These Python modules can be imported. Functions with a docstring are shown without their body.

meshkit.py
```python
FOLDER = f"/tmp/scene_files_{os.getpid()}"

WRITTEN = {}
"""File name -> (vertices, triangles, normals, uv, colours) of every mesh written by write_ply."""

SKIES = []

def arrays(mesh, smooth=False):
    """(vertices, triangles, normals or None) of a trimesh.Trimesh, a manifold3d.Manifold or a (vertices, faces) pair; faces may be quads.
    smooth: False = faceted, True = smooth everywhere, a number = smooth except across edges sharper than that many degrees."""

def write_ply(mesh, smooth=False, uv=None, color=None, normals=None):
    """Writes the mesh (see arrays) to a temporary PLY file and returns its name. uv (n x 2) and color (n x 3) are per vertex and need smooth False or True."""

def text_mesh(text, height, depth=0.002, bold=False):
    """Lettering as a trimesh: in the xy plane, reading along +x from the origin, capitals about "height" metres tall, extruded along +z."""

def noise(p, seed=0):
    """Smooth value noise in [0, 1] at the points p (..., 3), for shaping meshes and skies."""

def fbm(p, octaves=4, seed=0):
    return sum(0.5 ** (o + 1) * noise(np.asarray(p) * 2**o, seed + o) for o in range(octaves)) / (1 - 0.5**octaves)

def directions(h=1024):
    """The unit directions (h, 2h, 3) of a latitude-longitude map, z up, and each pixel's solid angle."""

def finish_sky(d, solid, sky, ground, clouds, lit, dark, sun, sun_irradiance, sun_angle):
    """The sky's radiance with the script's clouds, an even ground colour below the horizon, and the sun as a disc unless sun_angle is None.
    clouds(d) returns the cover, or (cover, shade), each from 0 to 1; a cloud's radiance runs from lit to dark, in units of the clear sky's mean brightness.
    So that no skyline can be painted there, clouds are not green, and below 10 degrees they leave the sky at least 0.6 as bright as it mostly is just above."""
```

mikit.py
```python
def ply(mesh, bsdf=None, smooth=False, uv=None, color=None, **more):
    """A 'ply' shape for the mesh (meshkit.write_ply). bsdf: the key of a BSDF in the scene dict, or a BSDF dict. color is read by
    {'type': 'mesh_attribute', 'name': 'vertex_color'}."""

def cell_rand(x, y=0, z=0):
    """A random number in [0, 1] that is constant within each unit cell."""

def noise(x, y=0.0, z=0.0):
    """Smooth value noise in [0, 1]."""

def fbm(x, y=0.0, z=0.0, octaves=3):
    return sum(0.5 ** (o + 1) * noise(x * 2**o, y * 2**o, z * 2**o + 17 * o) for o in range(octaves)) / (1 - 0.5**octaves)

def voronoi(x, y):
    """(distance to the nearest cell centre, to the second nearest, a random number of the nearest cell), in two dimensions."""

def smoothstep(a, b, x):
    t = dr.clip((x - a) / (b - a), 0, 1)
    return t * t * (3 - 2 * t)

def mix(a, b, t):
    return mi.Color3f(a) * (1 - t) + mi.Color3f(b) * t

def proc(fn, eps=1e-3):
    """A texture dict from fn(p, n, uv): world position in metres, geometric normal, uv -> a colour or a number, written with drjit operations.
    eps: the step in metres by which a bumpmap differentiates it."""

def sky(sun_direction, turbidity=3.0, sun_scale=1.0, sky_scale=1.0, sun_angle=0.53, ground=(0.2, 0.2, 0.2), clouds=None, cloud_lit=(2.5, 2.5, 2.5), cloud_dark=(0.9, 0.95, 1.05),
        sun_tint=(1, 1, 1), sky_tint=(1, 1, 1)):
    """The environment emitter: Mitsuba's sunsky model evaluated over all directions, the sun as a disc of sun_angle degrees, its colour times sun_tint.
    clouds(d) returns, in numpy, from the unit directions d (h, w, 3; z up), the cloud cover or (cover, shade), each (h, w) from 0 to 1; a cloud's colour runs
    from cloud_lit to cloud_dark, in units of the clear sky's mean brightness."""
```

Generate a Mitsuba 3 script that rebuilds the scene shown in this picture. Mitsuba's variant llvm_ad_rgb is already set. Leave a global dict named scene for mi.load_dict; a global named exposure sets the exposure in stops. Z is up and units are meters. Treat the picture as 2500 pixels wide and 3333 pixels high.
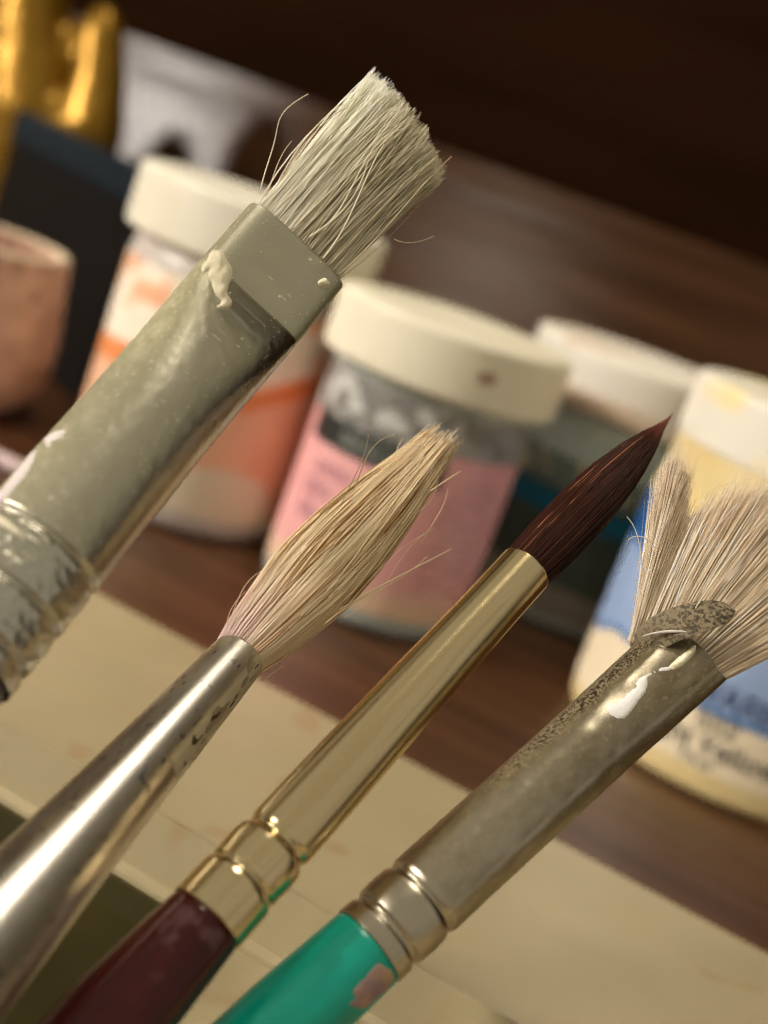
import math
import numpy as np, trimesh, drjit as dr, mitsuba as mi
import mikit, meshkit
from mikit import noise, fbm, smoothstep, mix, proc
from scipy.spatial import Delaunay
from shapely.geometry import Polygon, Point

# ------------------------------------------------------------------ camera, light, exposure
# all lengths below are millimetres; S turns them into metres
S = 1e-3
H = 90.0                                  # lens height above the table
PITCH = math.atan(1182 / 5000)
ROLL = math.radians(20)
C = np.array([0, 0, H])
FWD = np.array([0, math.cos(PITCH), -math.sin(PITCH)])
R0 = np.array([1.0, 0, 0]); U0 = np.array([0, math.sin(PITCH), math.cos(PITCH)])
RT = math.cos(ROLL) * R0 + math.sin(ROLL) * U0
UP = math.cos(ROLL) * U0 - math.sin(ROLL) * R0
exposure = 1.5
scene, labels = {}, {}
scene['camera'] = {'type': 'thinlens', 'fov': 28.07, 'fov_axis': 'x', 'near_clip': 0.01, 'far_clip': 20.0,
                   'aperture_radius': 0.0015, 'focus_distance': 0.150,
                   'to_world': mi.ScalarTransform4f().look_at(origin=(C * S).tolist(), target=((C + 100 * FWD) * S).tolist(), up=UP.tolist())}
YAW = math.radians(-22.0)                 # the board, the tray and the row of jars run this way
ALONG = np.array([math.cos(YAW), math.sin(YAW), 0]); ACROSS = np.array([math.sin(YAW), -math.cos(YAW), 0])   # ACROSS points towards the viewer


def lamp(name, pos, radius, power, label):
    # a round glass globe on a slim stand
    e = [float(x) for x in power]
    scene[name + '__globe'] = {'type': 'sphere', 'center': [float(x) for x in pos], 'radius': radius,
                               'bsdf': {'type': 'diffuse', 'reflectance': {'type': 'rgb', 'value': 0.5}},
                               'emitter': {'type': 'area', 'radiance': {'type': 'rgb', 'value': e}}}
    labels[name] = {'label': label, 'category': 'lamp'}


lamp('lamp', (-1.15, -0.10, 0.545), 0.048, (209, 195, 176), 'white glass globe lamp standing beyond the left edge of the table')
lamp('lamp_001', (-0.845, -0.367, 0.59), 0.060, (26, 23, 19), 'dimmer white globe lamp standing behind the viewer')
lamp('ceiling_lamp', (-0.05, 0.31, 1.55), 0.15, (12.5, 11.2, 8.8), 'round ceiling lamp hanging high above the jars')
scene['room_light'] = {'type': 'constant', 'radiance': {'type': 'rgb', 'value': [0.140, 0.128, 0.100]}}


def ray(x, y): return FWD + (x - 1250) / 5000 * RT - (y - 1667) / 5000 * UP
def P(x, y, Z): return C + Z * ray(x, y)
def on_plane(x, y, z=0.0):
    d = ray(x, y)
    return C + d * (z - H) / d[2]
def unit(v): return v / np.linalg.norm(v)
def lin(r, g, b): return [((c / 255 + 0.055) / 1.055) ** 2.4 if c > 10 else c / 255 / 12.92 for c in (r, g, b)]


def add(key, mesh, bsdf, smooth=False, uv=None, color=None, label=None, **lab):
    if isinstance(mesh, trimesh.Trimesh): v, f = np.array(mesh.vertices), np.array(mesh.faces)
    elif hasattr(mesh, 'to_mesh'):
        m = mesh.to_mesh(); v, f = m.vert_properties[:, :3], m.tri_verts
    else: v, f = mesh
    scene[key] = mikit.ply((np.asarray(v, float) * S, f), bsdf, smooth=smooth, uv=uv, color=color)
    if label or lab:
        labels.setdefault(key, {}).update({**({'label': label} if label else {}), **lab})


def thing(key, label, cat, group=None):
    labels[key] = {'label': label, 'category': cat, **({'group': group} if group else {})}


# ------------------------------------------------------------------ materials
def T(fn): return proc(fn)
def rgb(*c): return {'type': 'rgb', 'value': list(c)}
def principled(name, base, rough=0.5, spec=0.5, bump=None, scale=1.0, **more):
    b = {'type': 'principled', 'base_color': base if isinstance(base, dict) else rgb(*base), 'roughness': rough, 'specular': spec, **more}
    if bump is not None: b = {'type': 'bumpmap', 'tex': bump, 'scale': scale, 'bsdf': b}
    scene[name] = {'type': 'twosided', 'bsdf': b}
def metal(name, color, alpha, bump=None, scale=1.0):
    b = {'type': 'roughconductor', 'material': 'none', 'alpha': alpha, 'specular_reflectance': color if isinstance(color, dict) else rgb(*color)}
    if bump is not None: b = {'type': 'bumpmap', 'tex': bump, 'scale': scale, 'bsdf': b}
    return b


def wood_fn(p, n, uv):
    a = uv.x * 1.0; b = uv.y
    grain = fbm(a * 0.012, b * 0.32, 3.0, 4)
    fine = noise(a * 0.06, b * 2.6, 9.0)
    t = dr.clip(grain * 1.25 - 0.15 + 0.25 * (fine - 0.5), 0, 1)
    return mix(lin(50, 29, 15), lin(90, 57, 34), t)
def wood_rough(p, n, uv): return 0.26 + 0.16 * fbm(uv.x * 0.05, uv.y * 0.5, 5.0, 3)
principled('wood_mat', T(wood_fn), rough=0.34, spec=0.35)
def board_fn(p, n, uv):
    g = fbm(uv.x * 0.02, uv.y * 0.35, 3.0, 4)
    return mix(lin(46, 28, 16), lin(76, 51, 33), dr.clip(g * 1.3 - 0.2, 0, 1))
def board_bump(p, n, uv): return 0.00022 * fbm(uv.x * 0.012, uv.y * 0.10, 2.0, 3) + 0.000035 * noise(uv.x * 0.05, uv.y * 0.5, 4.0)
scene['board_mat'] = {'type': 'twosided', 'bsdf': {'type': 'bumpmap', 'tex': T(board_bump), 'scale': 1.0, 'bsdf': {'type': 'roughplastic', 'distribution': 'beckmann', 'alpha': 0.036, 'int_ior': 1.115, 'diffuse_reflectance': T(board_fn)}}}

def tray_fn(p, n, uv):
    c = mix(lin(158, 144, 112), lin(170, 156, 122), fbm(p.x * 60, p.y * 60, 1.0, 3))
    s = noise(p.x * 120, p.y * 120, 7.0) * 0.75 + 0.25 * noise(p.x * 320, p.y * 320, 2.0)
    c = mix(c, lin(150, 112, 72), 0.35 * smoothstep(0.80, 0.88, s))
    s2 = noise(p.x * 40 + 31, p.y * 140 - 9, 4.0)
    return mix(c, lin(170, 140, 96), 0.12 * smoothstep(0.72, 0.95, s2))
principled('tray_mat', T(tray_fn), rough=0.38, spec=0.4)
def well_fn(p, n, uv): return mix(lin(44, 38, 10), lin(64, 56, 22), fbm(p.x * 90, p.y * 90, 3.0, 3))
principled('well_mat', T(well_fn), rough=0.5, spec=0.3)

# ------------------------------------------------------------------ table, board, tray
def frame_slab(o, half_len, back, front, z0, z1, name, mat, **lab):
    # a board with eased edges, its grain along ALONG
    import manifold3d as m3
    L, W, r = 2 * half_len, front - back, 1.2
    b = m3.Manifold.batch_hull([m3.Manifold.sphere(r, 16).translate([x, y, z]) for x in (-half_len + r, half_len - r) for y in (back + r, front - r) for z in (z0 + r, z1 - r)])
    m = b.to_mesh(); v = m.vert_properties[:, :3]
    w = o + v[:, :1] * ALONG + v[:, 1:2] * ACROSS + v[:, 2:3] * np.array([0, 0, 1.0])
    add(name, (w, m.tri_verts), mat, smooth=False, uv=v[:, :2], **lab)


O = on_plane(1260, 2430, 2.6); O[2] = 0.0            # a point on the tray's back edge
frame_slab(O, 700, -260, 330, -22, 0, 'table', 'wood_mat', label='dark brown varnished wooden table top under everything', kind='structure')
# leaning glossy board behind the jars
LEAN = math.radians(15)
BO = np.array([44.0, 432.0, 0.5])
BN = unit(ACROSS * math.cos(LEAN) + np.array([0, 0, math.sin(LEAN)]))
BUP = np.cross(BN, ALONG); BUP = BUP if BUP[2] > 0 else -BUP
gx, gy = np.meshgrid(np.linspace(-650, 650, 40), np.linspace(0, 480, 20), indexing='ij')
fv = BO + gx[..., None] * ALONG + gy[..., None] * BUP
def grid_faces(n, m, flip=False):
    i, j = np.meshgrid(np.arange(n - 1), np.arange(m - 1), indexing='ij')
    q = np.stack([i * m + j, (i + 1) * m + j, (i + 1) * m + j + 1, i * m + j + 1], -1).reshape(-1, 4)
    return np.vstack([q[:, [0, 1, 2]], q[:, [0, 2, 3]]]) if not flip else np.vstack([q[:, [0, 2, 1]], q[:, [0, 3, 2]]])
BH = 92
bx = trimesh.creation.box(extents=(1300, BH, 18)); bv = np.array(bx.vertices)
bx = bx.subdivide(); bv = np.array(bx.vertices)
add('backdrop_board', (BO + bv[:, :1] * ALONG + (bv[:, 1:2] + BH / 2) * BUP + (bv[:, 2:3] - 9) * BN, bx.faces), 'board_mat', uv=bv[:, :2],
    label='dark brown varnished wooden board leaning behind the paint jars', kind='structure')

principled('dark_wall_mat', T(lambda p, n, uv: mix(lin(24, 12, 5), lin(38, 21, 11), fbm(uv.x * 0.01, uv.y * 0.06, 2.0, 3))), rough=0.8, spec=0.0)
wx = trimesh.creation.box(extents=(3000, 1600, 20)).subdivide(); wv = np.array(wx.vertices); UZ = np.array([0, 0, 1.0])
add('back_wall', (BO - 190 * ACROSS + wv[:, :1] * ALONG + (wv[:, 1:2] + 500) * UZ + wv[:, 2:3] * ACROSS, wx.faces), 'dark_wall_mat', uv=wv[:, :2],
    label='almost black wall behind the wooden board', kind='structure')

# the beige plastic tray: profile across (distance towards the viewer, height)
def strip(profile, x0, x1, closed=True):
    pr = np.array(profile, float)
    n = len(pr)
    v = np.vstack([np.column_stack([np.full(n, x), pr]) for x in (x0, x1)])
    poly = Polygon(pr)
    m = trimesh.creation.extrude_polygon(poly, x1 - x0, engine='earcut')
    mv = np.array(m.vertices)
    return trimesh.Trimesh(O + (mv[:, 2:3] + x0) * ALONG + mv[:, :1] * ACROSS + mv[:, 1:2] * np.array([0, 0, 1.0]), m.faces, process=False)
DA, DB = (on_plane(240, 2470, 11.5) - O) @ ACROSS, (on_plane(380, 2840, 4.4) - O) @ ACROSS
rim = [(0, 0.1), (0, 1.6), (0.25, 2.2), (0.8, 2.6), (1.4, 2.8), (DA - 1.6, 8.2), (DA - 0.8, 8.6), (DA - 0.3, 10.6), (DA + 0.2, 11.6), (DA + 1.0, 11.7), (DB - 1.4, 5.2), (DB - 0.5, 4.7), (DB - 0.2, 4.1), (DB, 0.1)]
thing('plastic_tray', 'beige plastic tray with a raised ridge in front of the jars', 'tray')
add('plastic_tray__rim', strip(rim, -260, 190), 'tray_mat', smooth=30)
front = [(DB + 0.05, 0.1), (DB + 0.05, 4.3), (DB + 0.4, 4.45), (DB + 14, 0.9), (DB + 80, 0.7), (DB + 80, 0.1)]
add('plastic_tray__front_panel', strip(front, 13, 190), 'tray_mat', smooth=30)
wl = [(DB + 0.1, 0.1), (DB + 0.1, 4.1), (DB + 0.8, 4.1), (DB + 1.2, 0.9), (DB + 80, 0.8), (DB + 80, 0.1)]
add('plastic_tray__compartment', strip(wl, -260, 12.9), 'well_mat', label='dark olive compartment sunk into the tray')

# ------------------------------------------------------------------ generic builders
def loft(fn, ss, ths):
    """fn(s, th) -> points for arrays; th runs once round, seam doubled. Returns vertices, faces, uv (th, s)."""
    sg, tg = np.meshgrid(ss, ths, indexing='ij')
    v = fn(sg.ravel(), tg.ravel())
    return v, grid_faces(len(ss), len(ths)), np.column_stack([tg.ravel(), sg.ravel()])


class Brush:
    def __init__(self, A, B, phi=0.0):
        self.A, self.es = A, unit(B - A)
        t = unit(C - (A + B) / 2)
        n = unit(t - (t @ self.es) * self.es)
        w = np.cross(self.es, n)
        if (w @ RT) * 0.75 - (w @ UP) * 0.66 < 0: w = -w
        c, s = math.cos(phi), math.sin(phi)
        self.n = c * n - s * w; self.w = c * w + s * n
    def at(self, s, a, b):
        s, a, b = (np.asarray(x, float) for x in (s, a, b))
        return self.A + s[..., None] * self.es + a[..., None] * self.w + b[..., None] * self.n
    def s(self, x, y):
        d = ray(x, y); w0 = self.A - C
        a, b, c = self.es @ self.es, self.es @ d, d @ d
        return float((b * (d @ w0) - c * (self.es @ w0)) / (a * c - b * b))
    def r(self, x, y, px):
        """half the width in mm of px picture points, at this station"""
        z = (self.A + self.s(x, y) * self.es - C) @ FWD
        return px / 2 * z / 5000
    def drop(self, s, r):
        """how far beyond s the axis can run until it touches the tray"""
        k = 0.0
        while k < 120 and (self.A + (s + k) * self.es)[2] > r + 6.5: k += 0.5
        return k
    def turn(self, key, prof, mat, n=72, extra=None, color=None, step=0.35, fill=True):
        prof = np.array(prof, float)
        ss = np.unique(np.concatenate([np.arange(prof[0, 0], prof[-1, 0], step), prof[:, 0]]))
        ths = np.linspace(-math.pi, math.pi, n + 1)
        rr = lambda s: np.interp(s, prof[:, 0], prof[:, 1])
        def fn(s, t):
            r = rr(s) + (extra(s, t) if extra else 0)
            return self.at(s, r * np.sin(t), r * np.cos(t))
        v, f, uv = loft(fn, ss, ths)
        nrm = np.cross(v[f[:, 1]] - v[f[:, 0]], v[f[:, 2]] - v[f[:, 0]])
        cen = v[f].mean(1); ax = self.A + ((cen - self.A) @ self.es)[:, None] * self.es
        if (nrm * (cen - ax)).sum() < 0: f = f[:, ::-1]
        add(key, (v, f), mat, smooth=True, uv=uv)
        return v, f


def tubes(paths, radii, colors, sides=4):
    """paths (N,K,3), radii (N,K), colors (N,K,3) -> vertices, faces, vertex colours"""
    N, K, _ = paths.shape
    t = np.gradient(paths, axis=1); t /= np.linalg.norm(t, axis=2, keepdims=True) + 1e-9
    ref = unit(C - paths.mean((0, 1)))
    a = np.cross(t, ref); a /= np.linalg.norm(a, axis=2, keepdims=True) + 1e-9
    b = np.cross(t, a)
    ang = np.arange(sides) * 2 * math.pi / sides + 0.4
    v = paths[:, :, None] + radii[:, :, None, None] * (np.cos(ang)[:, None] * a[:, :, None] + np.sin(ang)[:, None] * b[:, :, None])
    v = v.reshape(-1, 3)
    i, j = np.meshgrid(np.arange(K - 1), np.arange(sides), indexing='ij')
    q = np.stack([i * sides + j, i * sides + (j + 1) % sides, (i + 1) * sides + (j + 1) % sides, (i + 1) * sides + j], -1).reshape(-1, 4)
    q = (q[None] + (np.arange(N) * K * sides)[:, None, None]).reshape(-1, 4)
    f = np.vstack([q[:, [0, 1, 2]], q[:, [0, 2, 3]]])
    c = np.repeat(colors.reshape(-1, 3), sides, axis=0)
    return v, f, c


def bez(p0, p1, p2, K):
    t = np.linspace(0, 1, K)[None, :, None]
    return (1 - t) ** 2 * p0[:, None] + 2 * t * (1 - t) * p1[:, None] + t ** 2 * p2[:, None]


def curve(pts, K=22):
    pts = np.array(pts, float); n = len(pts)
    d = np.r_[0, np.cumsum(np.linalg.norm(np.diff(pts, axis=0), axis=1))]
    from scipy.interpolate import CubicSpline
    cs = CubicSpline(d, pts) if n > 2 else None
    t = np.linspace(0, d[-1], K)
    return cs(t) if cs is not None else np.column_stack([np.interp(t, d, pts[:, k]) for k in range(3)])


def strays(owner, specs):
    """single loose hairs: (list of (px, py, Z), width in px, colour)"""
    for i, (pts, wpx, col) in enumerate(specs):
        p = curve([P(*q) for q in pts])[None]
        K = p.shape[1]
        z = np.mean([q[2] for q in pts])
        r = np.linspace(1, 0.55, K)[None] * wpx / 2 * z / 5000
        v, f, c = tubes(p, r, np.broadcast_to(np.array(col), (1, K, 3)), 5)
        add(owner + '__stray_hair' + (f'_{i:03d}' if i else ''), (v, f), 'hair_mat', smooth=True, color=c)


def cast(v, f, pix):
    """first hit of the view rays through pix on a mesh: points and normals (nan where none)"""
    d = np.array([unit(ray(*q)) for q in pix]); e0 = v[f[:, 0]]; e1 = v[f[:, 1]] - e0; e2 = v[f[:, 2]] - e0
    out, nor = np.full((len(d), 3), np.nan), np.full((len(d), 3), np.nan)
    q = C - e0; qe = np.cross(q, e1); k = (e2 * qe).sum(1)
    fn = np.cross(e1, e2); fn /= np.linalg.norm(fn, axis=1, keepdims=True) + 1e-12
    for i, di in enumerate(d):
        h = np.cross(di, e2); a = (e1 * h).sum(1)
        with np.errstate(all='ignore'):
            u = (q * h).sum(1) / a; w = qe @ di / a; t = k / a
        ok = (u >= -1e-6) & (w >= -1e-6) & (u + w <= 1 + 1e-6) & (t > 1)
        if ok.any():
            j = np.where(ok, t, 1e9).argmin()
            out[i] = C + di * t[j]; nor[i] = fn[j] * np.sign(-(fn[j] @ di))
    return out, nor


def daub(key, vf, poly, thick, mat, step=9, rough=0.35, seed=0, label=None, edge=0.35):
    """a lump of dried paint lying on a surface: its outline on the surface, domed to thick mm"""
    pl = Polygon(poly).buffer(0)
    x0, y0, x1, y1 = pl.bounds
    L = pl.exterior.length
    edgep = np.array([pl.exterior.interpolate(t).coords[0] for t in np.arange(0, L, step * 0.6)])
    gx, gy = np.meshgrid(np.arange(x0, x1, step), np.arange(y0, y1, step))
    rngl = np.random.default_rng(seed)
    g = np.column_stack([gx.ravel(), gy.ravel()]) + rngl.uniform(-0.25, 0.25, (gx.size, 2)) * step
    g = np.array([q for q in g if pl.contains(Point(q)) and pl.exterior.distance(Point(q)) > step * 0.45]).reshape(-1, 2)
    pts = np.vstack([edgep, g])
    tri = Delaunay(pts).simplices
    tri = tri[[pl.contains(Point(pts[t].mean(0))) for t in tri]]
    pos, nor = cast(*vf, pts)
    dist = np.array([pl.exterior.distance(Point(q)) for q in pts]); m = max(dist.max(), 1e-6)
    h = thick * (1 - (1 - np.clip(dist / m, 0, 1)) ** 2) * (1 - rough + rough * 2 * meshkit.fbm(np.column_stack([pts / (m * 0.55), np.full(len(pts), seed * 3.1)]), 3, seed))
    h = np.where(dist < 1e-3, -0.05, h + edge * thick)
    ok = ~np.isnan(pos[:, 0])
    tri = tri[ok[tri].all(1)]
    v = np.where(ok[:, None], pos + nor * h[:, None], 0)
    n = np.cross(v[tri[:, 1]] - v[tri[:, 0]], v[tri[:, 2]] - v[tri[:, 0]])
    fl = (n * (C - v[tri[:, 0]])).sum(1) < 0
    tri[fl] = tri[fl][:, ::-1]
    used = np.unique(tri); remap = np.zeros(len(v), int); remap[used] = np.arange(len(used))
    add(key, (v[used], remap[tri]), mat, smooth=True, label=label)


scene['hair_dark_mat'] = {'type': 'twosided', 'bsdf': {'type': 'principled', 'base_color': {'type': 'mesh_attribute', 'name': 'vertex_color'}, 'roughness': 0.38, 'specular': 0.15}}
scene['hair_mat'] = {'type': 'twosided', 'bsdf': {'type': 'principled', 'base_color': {'type': 'mesh_attribute', 'name': 'vertex_color'}, 'roughness': 0.42, 'specular': 0.35}}
principled('paint_cream', lin(214, 204, 176), rough=0.55, spec=0.3)
principled('paint_white', lin(228, 226, 222), rough=0.4, spec=0.4)
def n3(p, k, z=0.0): return noise(p.x * k, p.y * k, p.z * k + z)

# ------------------------------------------------------------------ things behind: jars
def jar(key, front_px, R, lid_top_px, hc_shift, spec):
    """front_px: where the front of its base meets the table; R body radius in mm."""
    g = on_plane(*front_px); g[2] = 0
    away = unit(np.array([g[0], g[1], 0]) - np.array([0, 0, 0]))
    c = g + away * R
    er = -away; et = np.array([-er[1], er[0], 0]); et = et if et @ RT > 0 else -et
    return c, er, et


def lathe(c, er, et, prof, n=96, closed=False):
    prof = np.array(prof, float)
    th = np.linspace(-math.pi, math.pi, n + 1)
    pg, tg = np.meshgrid(np.arange(len(prof)), th, indexing='ij')
    r, z = prof[pg.ravel(), 0], prof[pg.ravel(), 1]; t = tg.ravel()
    v = c + (r * np.sin(t))[:, None] * et + (r * np.cos(t))[:, None] * er + z[:, None] * np.array([0, 0, 1.0])
    f = grid_faces(len(prof), n + 1)
    nrm = np.cross(v[f[:, 1]] - v[f[:, 0]], v[f[:, 2]] - v[f[:, 0]])
    cen = v[f].mean(1)
    if (nrm * (cen - (c + np.array([0, 0, prof[:, 1].mean()])))).sum() < 0: f = f[:, ::-1]
    return v, f, np.column_stack([t * 180 / math.pi, z])


def round_prof(pts, rad, k=5):
    """polyline in (r, z) with its inner corners rounded"""
    pts = [np.array(p, float) for p in pts]; out = [pts[0]]
    for a, b, c_ in zip(pts[:-2], pts[1:-1], pts[2:]):
        la, lc = np.linalg.norm(a - b), np.linalg.norm(c_ - b)
        d = min(rad, la * 0.45, lc * 0.45)
        p0, p2 = b + (a - b) / la * d, b + (c_ - b) / lc * d
        for t in np.linspace(0, 1, k): out.append((1 - t) ** 2 * p0 + 2 * t * (1 - t) * b + t * t * p2)
    out.append(pts[-1]); return np.array(out)


def wrap_text(key, text, h, c, er, et, R, th0, z0, mat, bold=True, rot=0.0, label=None):
    m = meshkit.text_mesh(text, h, 0.05, bold)
    m = m.subdivide_to_size(max(h * 0.5, 0.8), max_iter=8)
    v = np.array(m.vertices); v[:, 0] -= (v[:, 0].min() + v[:, 0].max()) / 2
    if rot:
        cr, sr = math.cos(rot), math.sin(rot); v[:, :2] = v[:, :2] @ np.array([[cr, sr], [-sr, cr]])
    t = th0 + v[:, 0] / R; r = R + 0.12 + v[:, 2]
    w = c + (r * np.sin(t))[:, None] * et + (r * np.cos(t))[:, None] * er + (z0 + v[:, 1])[:, None] * np.array([0, 0, 1.0])
    add(key, (w, np.array(m.faces)), mat, label=label)


principled('ink_dark', lin(62, 60, 66), rough=0.6, spec=0.2)
principled('ink_blue', lin(40, 56, 96), rough=0.6, spec=0.2)
principled('ink_mauve', lin(176, 120, 132), rough=0.6, spec=0.2)
principled('ink_grey', lin(120, 124, 116), rough=0.6, spec=0.2)
principled('ink_pale', lin(176, 178, 168), rough=0.6, spec=0.2)
def us(uv): return dr.sin(uv.x * (math.pi / 180))        # -1 .. 1 across the visible face

def build_jar(key, front_px, R, body_h, lid_h, lid_R, neck_R, label_z, mats, text):
    g = on_plane(*front_px); away = unit(np.array([g[0], g[1], 0.0])); c = g + away * R; c[2] = 0.0
    er = -away; et = np.array([away[1], -away[0], 0.0])
    top = body_h
    body = round_prof([(0.01, 0.2), (R - 1.5, 0.2), (R - 0.2, 1.8), (R - 0.2, label_z[1] + 0.8), (neck_R, label_z[1] + 3.5), (neck_R, top + 1.0), (neck_R - 3, top + 1.0)], 2.0)
    v, f, uv = lathe(c, er, et, body); add(key + '__body', (v, f), mats['body'], smooth=True, uv=uv)
    lid = round_prof([(neck_R - 2, top + 0.2), (lid_R - 0.4, top), (lid_R, top + 0.7), (lid_R, top + lid_h - 0.5), (lid_R - 2.2, top + lid_h), (0.01, top + lid_h)], 2.4, 6)
    v, f, uv = lathe(c, er, et, lid); add(key + '__lid', (v, f), mats['lid'], smooth=True, uv=uv)
    lab = [(R, label_z[0]), *[(R + 0.06, z) for z in np.linspace(label_z[0], label_z[1], 6)], (R, label_z[1])]
    v, f, uv = lathe(c, er, et, lab); add(key + '__label', (v, f), mats['label'], smooth=True, uv=uv)
    for i, (k, t, h, un, z, mat, *rot) in enumerate(text):
        wrap_text(key + '__' + k, t, h, c, er, et, R + 0.06, math.asin(un), z, mat, True, *(rot or [0.0]))
    return c, er, et

# orange jar -------------------------------------------------------
def lidf(base, stain, k, th):
    def fn(p, n, uv):
        c = mix(base, [x * 0.93 for x in base], fbm(p.x * 120, p.y * 120, p.z * 120, 2))
        return mix(c, stain, 0.75 * smoothstep(th, th + 0.12, n3(p, k, 3.3)))
    return T(fn)
principled('lid_cream', lidf(lin(234, 227, 210), lin(224, 214, 192), 60, 0.62), rough=0.42, spec=0.35)
def lid_pink_fn(p, n, uv):
    c = mix(lin(232, 224, 202), lin(222, 213, 190), fbm(p.x * 90, p.y * 90, p.z * 90, 2))
    d = dr.sqrt(dr.square((us(uv) - 0.35) * 12) + dr.square((uv.y - 54.2) * 0.8))
    c = mix(c, lin(140, 92, 70), 0.85 * (1 - smoothstep(0.6, 1.25, d + 0.5 * (noise(uv.x * 0.8, uv.y * 2, 1.0) - 0.5))))
    return mix(c, lin(205, 186, 140), 0.35 * smoothstep(0.66, 0.8, n3(p, 75, 1.0)))
principled('lid_pink_mat', T(lid_pink_fn), rough=0.42, spec=0.35)
def lid_stain_fn(p, n, uv):
    c = lin(230, 222, 208)
    return mix(c, lin(206, 178, 152), 0.8 * smoothstep(0.55, 0.72, noise(uv.x * 0.055 + 2.4, uv.y * 0.16, 1.0)))
principled('lid_stain_mat', T(lid_stain_fn), rough=0.42, spec=0.35)
def lid_yel_fn(p, n, uv):
    c = lin(226, 219, 205)
    return mix(c, lin(240, 214, 142), 0.7 * smoothstep(0.70, 0.9, noise(uv.x * 0.05 + 1.2, uv.y * 0.12 + 3, 8.0)))
principled('lid_yellow_mat', T(lid_yel_fn), rough=0.42, spec=0.35)

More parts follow.
